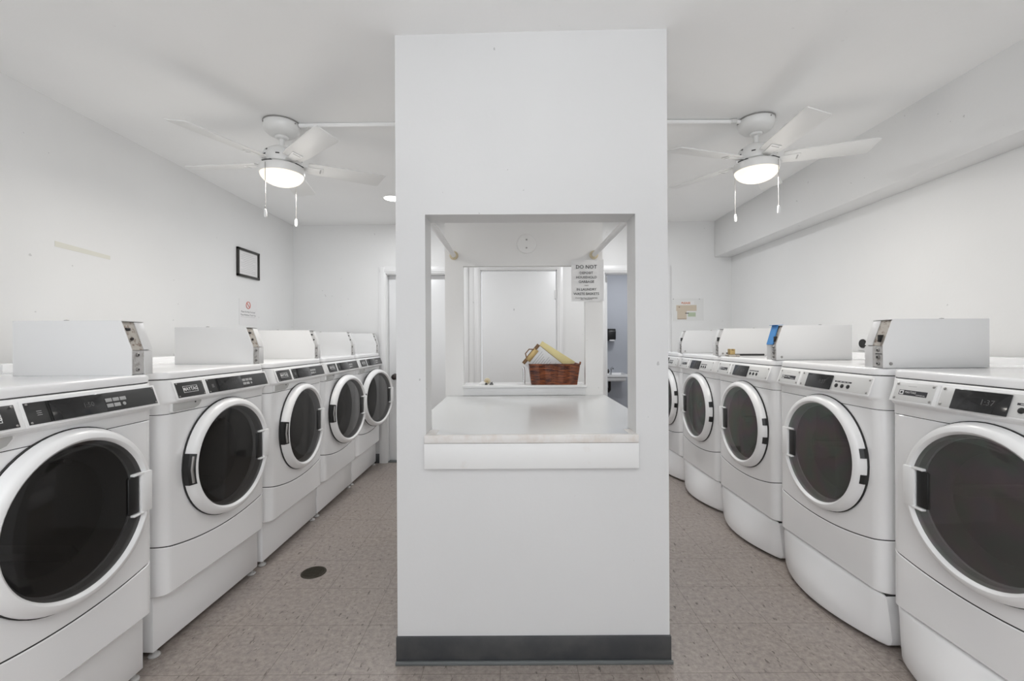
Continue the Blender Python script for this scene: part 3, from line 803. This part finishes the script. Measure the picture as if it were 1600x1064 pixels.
# ------------------------------------------------------------------ ceiling fans
def make_fan():
    root = empty('ceiling_fan', (0, 0, 0))          # origin at ceiling
    mb = MB(); mb.lathe([(0, 0), (0.093, 0), (0.096, -0.006), (0.096, -0.030), (0.090, -0.050), (0.070, -0.068), (0.030, -0.076), (0.0, -0.076)], 'fan', None, 40)
    mb.lathe([(0.0965, -0.002), (0.0985, -0.002), (0.0985, -0.008), (0.0965, -0.008)], 'steel', None, 40)
    cn = mb.build('canopy', root)
    for a in (0.4, 2.5, 4.6):
        k = MB(); k.lathe([(0.004, 0), (0.004, 0.003), (0, 0.004)], 'steel', Matrix.Rotation(a, 4, 'Z') @ Matrix.Translation((0.096, 0, -0.018)) @ Matrix.Rotation(PI/2, 4, 'Y'), 10); k.build('screw', cn)
    mb = MB(); mb.lathe([(0.030, -0.074), (0.036, -0.080), (0.030, -0.090), (0.014, -0.094), (0.013, -0.140), (0.024, -0.144), (0.026, -0.160)], 'fan', None, 24); mb.build('down_rod', root)
    mb = MB(); mb.lathe([(0.0, -0.142), (0.030, -0.144), (0.062, -0.152), (0.088, -0.170), (0.100, -0.195), (0.104, -0.215), (0.100, -0.238), (0.085, -0.246), (0.0, -0.248)], 'fan', None, 48)
    for k in range(8):
        mb.box(0.099, 0.1045, -0.010, 0.010, -0.212, -0.206, 'gap', 0, Matrix.Rotation(2*PI*k/8+0.2, 4, 'Z'))
    mb.box(-0.004, 0.03, -0.092, -0.084, -0.186, -0.178, 'gap'); mb.build('motor_housing', root)
    mb = MB(); mb.lathe([(0.0, -0.248), (0.108, -0.249), (0.117, -0.254), (0.119, -0.262), (0.119, -0.290), (0.116, -0.296), (0.110, -0.297)], 'fan', None, 56)
    for k in range(4): mb.box(0.1085, 0.1195, -0.030, 0.030, -0.2535, -0.2505, 'gap', 0, Matrix.Rotation(2*PI*k/4+0.5, 4, 'Z'))
    fit = mb.build('light_kit', root)
    mb = MB(); pr = [(0.1145, -0.292)]
    for k in range(1, 11):
        a = (PI/2)*k/10; pr.append((0.1145*math.cos(a), -0.292 - 0.066*math.sin(a)))
    mb.lathe(pr, 'lampglass', None, 56); tag(mb.build('lamp_bowl', fit), 'glowing frosted glass bowl')
    # two pull chains
    for (x, y, top, bot) in ((-0.030, -0.121, -0.268, -0.525), (0.021, 0.122, -0.268, -0.515)):
        mb = MB(); mb.tube([(x, y, top), (x, y, bot)], 0.0016, 'steel', 6)
        n = 26
        for k in range(n):
            z = top + (bot-top)*k/n
            mb.lathe([(0, z+0.0022), (0.0023, z), (0, z-0.0022)], 'steel', None, 6, cx=x, cy=y)
        ch = mb.build('pull_chain', root)
        mb = MB(); mb.lathe([(0, 0.004), (0.0055, 0), (0.0075, -0.012), (0.008, -0.036), (0.006, -0.042), (0, -0.044)], 'print_white', Matrix.Translation((x, y, bot)), 14); mb.build('chain_pull', ch)
    # blades
    for k in range(5):
        R = Matrix.Rotation(2*PI*k/5, 4, 'Z') @ Matrix.Translation((0, 0, -0.232)) @ Matrix.Rotation(math.radians(-12), 4, 'X')
        mb = MB()
        poly = [(0.135, -0.050), (0.20, -0.058), (0.545, -0.066), (0.570, -0.060), (0.548, 0.062), (0.535, 0.066), (0.20, 0.058), (0.135, 0.050)]
        mb.prism(poly, -0.003, 0.003, 'blade', 'Z', R, 0.0012)
        bl = mb.build('blade', root)
        mb = MB()
        mb.prism([(0.085, -0.020), (0.15, -0.022), (0.215, -0.028), (0.215, 0.028), (0.15, 0.022), (0.085, 0.020)], -0.009, -0.003, 'fan', 'Z', R, 0.0015)
        mb.box(0.198, 0.206, -0.020, 0.020, -0.0096, -0.0085, 'print_grey', 0, R)
        mb.build('blade_bracket', bl)
    return root
f1 = make_fan()
f2 = copy_tree(f1)
f1.location = (-1.304, 2.55, ceil_z(-1.304)); f1.rotation_euler = (0, 0, math.radians(-42))
tag(f1, 'white five-blade ceiling fan with lit bowl above the left row of washers', 'ceiling fan', 'ceiling fans')
f2.location = (1.406, 2.57, ceil_z(1.406)); f2.rotation_euler = (0, 0, math.radians(-92))
tag(f2, 'white five-blade ceiling fan with lit bowl above the right row of dryers', 'ceiling fan', 'ceiling fans')
# chains hang towards fixed world directions: undo the fan's turn for them
for f, ang in ((f1, 42), (f2, 92+45)):
    for c_ in kids(f):
        if c_.name.startswith('pull_chain'): c_.rotation_euler = (0, 0, math.radians(ang))
# conduit between the fans
mb = MB(); z1 = ceil_z(-1.18)-0.014; z2 = ceil_z(1.25)-0.014
mb.tube([(-1.205, 2.55, z1), (-0.6, 2.55, z1+0.004), (0.5, 2.55, z2-0.003), (1.309, 2.56, z2)], 0.0115, 'ceiling', 12)
cd = tag(mb.build('conduit'), 'white painted conduit running along the ceiling between the two fans', 'conduit')
for x in (-1.185, 1.27):
    k = MB(); k.tube([(x-0.016, 2.555, ceil_z(x)-0.014), (x+0.016, 2.555, ceil_z(x)-0.014)], 0.0135, 'silver', 10); k.build('coupling', cd)

# recessed lights; the right one is added, hidden by the pillar
first = None
for i, (x, y, lab) in enumerate(((-1.03, 3.90, 'small round lit ceiling light beside the pillar, beyond the left fan'),
                     (0.98, 3.90, 'added unseen round ceiling light over the far end of the right aisle'))):
    if first is None:
        r = empty('ceiling_light', (0, 0, 0)); first = r
        mb = MB(); mb.lathe([(0.075, -0.004), (0.082, -0.008), (0.093, -0.007), (0.098, 0.0)], 'fan', None, 40); mb.build('trim_ring', r)
        mb = MB(); mb.lathe([(0, -0.0045), (0.0755, -0.0045)], 'downlight', None, 40); tag(mb.build('diffuser', r), 'glowing diffuser')
    else: r = copy_tree(first)
    r.location = (x, y, ceil_z(x)); tag(r, lab, 'ceiling light', 'round ceiling lights')
    area('ceiling_light_glow', (x, y, ceil_z(x)-0.012), (0, 0, 0), 0.15, 0.15, 9.0, (0.97, 0.985, 1.0), 'DISK')
for x in (-1.304, 1.406):
    d = bpy.data.lights.new('fan_blade_fill', 'POINT'); d.energy = 1.2; d.shadow_soft_size = 0.11; d.color = (1.0, 0.96, 0.90)  # added point light below each bowl, brightens the blade undersides
    o = bpy.data.objects.new('fan_blade_fill', d); COL.objects.link(o); o.location = (x, 2.56, ceil_z(x)-0.50)
    area('fan_lamp_glow', (x, 2.56, ceil_z(x)-0.362), (0, 0, 0), 0.20, 0.20, 5.2, (1.0, 0.96, 0.90), 'DISK')

# ------------------------------------------------------------------ things on walls
# framed notice on the left wall
y0, y1, z0, z1 = 3.79, 4.115, 1.862, 2.108
mb = MB(); xw = XL+0.0005
for a in ((y0, y0+0.020, z0, z1), (y1-0.020, y1, z0, z1), (y0, y1, z0, z0+0.020), (y0, y1, z1-0.020, z1)): mb.box(xw, xw+0.018, a[0], a[1], a[2], a[3], 'frame', 0.002)
fr = tag(mb.build('picture_frame'), 'small black-framed notice hanging on the left wall', 'framed notice')
mb = MB(); mb.box(xw, xw+0.006, y0+0.015, y1-0.015, z0+0.015, z1-0.015, 'notice')
for k in range(11):
    z = z1-0.045-k*0.0155; wd = 0.11 if k % 4 else 0.075
    mb.box(xw+0.006, xw+0.0064, (y0+y1)/2-wd, (y0+y1)/2+wd, z, z+0.0022, 'print_grey')
mb.build('notice_sheet', fr)
# no-overload notice
mb = MB(); yc_, zc_ = 3.955, 1.560
mb.box(xw, xw+0.002, 3.825, 4.095, 1.447, 1.672, 'notice')
pts = [(xw+0.003, yc_+0.030*math.cos(2*PI*k/28), 1.622+0.030*math.sin(2*PI*k/28)) for k in range(29)]
mb.tube(pts, 0.0035, 'red', 6)
mb.tube([(xw+0.003, yc_-0.021, 1.643), (xw+0.003, yc_+0.021, 1.601)], 0.0032, 'red', 6)
mb.text('Please Do Not Overload', 0.0205, 'print_black', FR(xw+0.0024, yc_, 1.562, 'E'))
mb.text('These Machines Thank You', 0.0205, 'print_black', FR(xw+0.0024, yc_, 1.535, 'E'))
mb.box(xw+0.002, xw+0.0024, yc_-0.11, yc_+0.11, 1.516, 1.518, 'print_grey')
tag(mb.build('paper_notice'), 'paper notice with a red prohibition sign taped to the left wall', 'paper sign')
# old tape residue
mb = MB(); mb.loft([[(XL+0.0003, 2.285, 1.792), (XL+0.0003, 2.60, 1.780), (XL+0.0003, 2.60, 1.802), (XL+0.0003, 2.285, 1.820)], [(XL+0.0011, 2.285, 1.792), (XL+0.0011, 2.60, 1.780), (XL+0.0011, 2.60, 1.802), (XL+0.0011, 2.285, 1.820)]], 'tapemark', (True, True), False)
tag(mb.build('tape_residue'), 'pale yellowed strip of old tape stuck on the left wall', 'tape')
# PLEASE poster on the far wall
mb = MB(); yb = YB-0.0005; x0, x1, z0, z1 = 1.718, 2.045, 1.503, 1.738
def S(xa, xb, za, zb_, mt, o=0.0015): mb.box(xa, xb, yb-o-0.0006, yb-o+0.0004, za, zb_, mt)
mb.box(x0, x1, yb-0.0015, yb, z0, z1, 'poster')
S(x0+0.035, x1-0.075, 1.605, 1.668, 'tan'); S(x0+0.045, x0+0.145, 1.517, 1.606, 'tan', 0.0018)
S(x0+0.048, x0+0.143, 1.519, 1.523, 'cork', 0.0022); S(x0+0.160, x1-0.085, 1.545, 1.590, 'green')
S(x0+0.130, x0+0.168, 1.578, 1.586, 'print_black', 0.002); S(x0+0.062, x0+0.074, 1.643, 1.652, 'cork', 0.002)
S(x0+0.085, x1-0.10, 1.672, 1.708, 'notice', 0.0012)
mb.text('PLEASE', 0.031, 'orange', FR(x0+0.137, yb-0.0030, 1.689, 'S'), bold=0.0008)
for xx in (x0+0.004, x1-0.045): mb.lathe([(0.005, -0.005), (0.004, -0.001)], 'steel', Matrix.Translation((xx, yb, z1-0.006)), 10, 'Y', (True, False))
tag(mb.build('poster'), 'faded orange and tan poster reading PLEASE on the far wall', 'poster')
# socket on right wall
mb = MB(); mb.box(XR-0.006, XR-0.0005, 2.93, 3.03, 1.22, 1.33, 'trim', 0.002)
so = tag(mb.build('wall_socket'), 'wall socket with a round black outlet behind the right coin box', 'socket')
mb = MB(); mb.lathe([(0.030, -0.004), (0.028, -0.010), (0, -0.010)], 'black', Matrix.Translation((XR-0.004, 2.985, 1.268)) @ Matrix.Rotation(-PI/2, 4, 'Z') , 24, 'Y'); tag(mb.build('outlet', so), 'black round outlet')

# DO NOT sign on the partition
mb = MB(); sx0, sx1, sz0, sz1 = 0.409, 0.629, 1.566, 1.852
rings = []
for k in range(13):
    z = sz0 + (sz1-sz0)*k/12; row = []
    for j in range(11):
        x = sx0 + (sx1-sx0)*j/10
        cur = 0.016*max(0, (x-0.58)/0.05)**2*(1-abs(k/12-0.45))
        row.append((x, RY-0.0035-cur-0.002*math.sin(k*0.7), z))
    rings.append(row)
mb.loft(rings, 'paper', (False, False), True, False)
mb.loft([[(x, y+0.0006, z) for x, y, z in r] for r in rings], 'paper', (False, False), True, False)
xc = 0.512
for body, z, s in (('DO NOT', 1.795, 0.036), ('DEPOSIT', 1.754, 0.024), ('HOUSEHOLD', 1.724, 0.024), ('GARBAGE', 1.694, 0.024), ('ITEMS', 1.668, 0.011),
                   ('IN LAUNDRY', 1.641, 0.023), ('WASTE BASKETS', 1.611, 0.0235), ('IT IS STRICTLY PROHIBITED', 1.586-0.004, 0.0125), ('ALL TENANTS', 1.5735, 0.0125)):
    mb.text(body, s, 'print_black', FR(xc, RY-0.0085, z+0.006, 'S'), bold=0.0002 if s > 0.02 else 0)
tag(mb.build('paper_sign'), 'white paper sign reading DO NOT hanging on the pass-through partition', 'paper sign')

# ------------------------------------------------------------------ things on the rear sill
# wicker basket
bx, by, bz = 0.290, RY+0.065, 0.9945
mb = MB(); rings = []
NR = 15
def brect(hx, hy, z, n=16, wob=0.0):
    r = []
    for k in range(4*n):
        s, q = divmod(k, n); f = -1 + 2*q/n
        p = [(f*hx, -hy), (hx, f*hy), (-f*hx, hy), (-hx, -f*hy)][s]
        w_ = wob*math.sin(q*PI/n*6)
        nrm = [(0, -1), (1, 0), (0, 1), (-1, 0)][s]
        r.append((bx+p[0]+nrm[0]*w_, by+p[1]+nrm[1]*w_, z))
    return r
for k in range(NR*2+1):
    f = k/(NR*2); hx = 0.156+0.018*f; hy = 0.070+0.018*f
    rings.append(brect(hx+0.0015*math.sin(k*PI), hy, bz+0.140*f, 16, 0.0022*(1 if k % 2 else -1)))
mb.loft(rings, 'wicker', (True, False), True)
mb.loft([brect(0.168, 0.082, bz+0.140), brect(0.150, 0.062, bz+0.012)], 'wicker', (False, True), True)
bk = tag(mb.build('wicker_basket', None, (bx, by, bz)), 'dark red wicker basket holding a clipboard on the rear sill', 'basket')
mb = MB()
pts = [p for p in brect(0.172, 0.086, bz+0.140)]; pts.append(pts[0]); mb.tube(pts, 0.0045, 'wicker', 8)
mb.tube([(bx+0.172, by-0.086, bz+0.138), (bx+0.176, by-0.087, bz+0.158)], 0.006, 'wicker', 8)
rm = mb.build('rim', None, (bx, by, bz)); rm.parent = bk; rm.location = (0, 0, 0)
# clipboard leaning out of the basket
ang = math.radians(-37)
# local frame: x along the long side (to lower right), z across it
cl = MB()
R_ = Matrix.Translation((0.122, by-0.040, 1.212)) @ Matrix.Rotation(math.radians(8), 4, 'X') @ Matrix.Rotation(math.radians(39), 4, 'Y')
cl.box(0.0, 0.245, 0.002, 0.005, -0.085, 0.085, 'cork', 0.001, R_)
cb_ = tag(cl.build('clipboard'), 'brown clipboard with brass clip leaning out of the basket', 'clipboard')
m_ = MB(); m_.box(0.004, 0.040, -0.008, 0.002, -0.050, 0.050, 'brass', 0.003, R_); m_.tube([tuple(R_ @ Vector((0.006, -0.010, -0.040))), tuple(R_ @ Vector((-0.022, -0.012, -0.020))), tuple(R_ @ Vector((-0.022, -0.012, 0.020))), tuple(R_ @ Vector((0.006, -0.010, 0.040)))], 0.0045, 'cork', 8)
m_.box(0.008, 0.018, -0.014, -0.004, -0.083, -0.046, 'cork', 0.002, R_); m_.box(0.008, 0.018, -0.014, -0.004, 0.046, 0.084, 'cork', 0.002, R_)
tag(m_.build('clip', cb_), 'aged brass clip')
m_ = MB(); m_.box(0.024, 0.243, -0.001, 0.001, -0.084, 0.083, 'paper', 0, R_)
for k in range(11):
    m_.box(0.060+k*0.0155, 0.0625+k*0.0155, -0.0016, -0.001, -0.066 + 0.004*(k % 3), 0.064-0.01*(k % 4), 'print_grey', 0, R_)
tag(m_.build('paper_sheet', cb_), 'printed white sheet')
m_ = MB(); R2 = Matrix.Translation((0.160, by-0.020, 1.218)) @ Matrix.Rotation(math.radians(8), 4, 'X') @ Matrix.Rotation(math.radians(32.5), 4, 'Y')
m_.box(0.0, 0.275, -0.002, 0.002, -0.07, 0.092, 'yellow_paper', 0.001, R2)
tag(m_.build('notepad'), 'yellow notepad behind the clipboard in the basket', 'notepad')
# small things on the sill
sy = RY + 0.03
mb = MB(); mb.lathe([(0, 0), (0.020, 0.0), (0.024, 0.004), (0.020, 0.012), (0.010, 0.020), (0, 0.022)], 'print_white', Matrix.Translation((-0.205, sy, 0.9945)) @ Matrix.Diagonal((1.1, 0.8, 1, 1)), 24)
tag(mb.build('white_cap'), 'small white cap on the left end of the rear sill', 'cap')
mb = MB(); mb.lathe([(0.0, -0.010), (0.010, -0.010), (0.012, -0.004), (0.019, -0.002), (0.022, 0.004), (0.018, 0.010), (0, 0.011)], 'cream', Matrix.Translation((-0.174, sy+0.012, 1.0175)), 28, 'Y')
mb.lathe([(0, -0.0125), (0.005, -0.0125), (0.006, -0.010)], 'brass', Matrix.Translation((-0.174, sy+0.012, 1.0175)), 14, 'Y')
tag(mb.build('round_knob'), 'tan round knob standing on the left end of the rear sill', 'knob')
mb = MB(); mb.lathe([(0, 0), (0.008, 0.0), (0.010, 0.006), (0.006, 0.012), (0, 0.013)], 'panel_dark', Matrix.Translation((-0.180, sy-0.014, 0.9945)), 14)
tag(mb.build('dark_nut'), 'small dark nut between the white cap and the grey fitting', 'nut')
mb = MB(); mb.lathe([(0, 0), (0.013, 0.0), (0.014, 0.006), (0.008, 0.010), (0.009, 0.016), (0, 0.018)], 'gasket', Matrix.Translation((-0.144, sy-0.006, 0.9945)), 16)
mb.tube([(-0.150, sy-0.012, 1.004), (-0.136, sy-0.004, 1.014)], 0.004, 'steel', 8)
tag(mb.build('grey_fitting'), 'small grey metal fitting to the right of the tan knob', 'fitting')
mb = MB(); mb.tube([(0.082, sy, 0.9945), (0.082, sy, 1.088), (0.079, sy, 1.108), (0.074, sy, 1.116)], 0.0075, 'chrome', 12)
tag(mb.build('metal_tube'), 'slim upright chrome tube left of the wicker basket', 'tube')

# floor drain
mb = MB(); mb.lathe([(0.0, 0.001), (0.060, 0.001)], 'drain_hole', Matrix.Translation((-1.122, 2.52, 0)), 40)
mb.lathe([(0.058, 0.0006), (0.058, 0.004), (0.066, 0.0035), (0.068, 0.0002)], 'drain', Matrix.Translation((-1.122, 2.52, 0)), 40)
for k in range(-6, 7):
    o_ = k*0.0088; h = math.sqrt(max(0.0, 0.059**2-o_**2))
    mb.box(-1.122+o_-0.0022, -1.122+o_+0.0022, 2.52-h, 2.52+h, 0.0012, 0.0042, 'drain')
    mb.box(-1.122-h, -1.122+h, 2.52+o_-0.0014, 2.52+o_+0.0014, 0.0010, 0.0036, 'drain')
tag(mb.build('floor_drain'), 'round dark floor drain grate in the left aisle', 'drain')
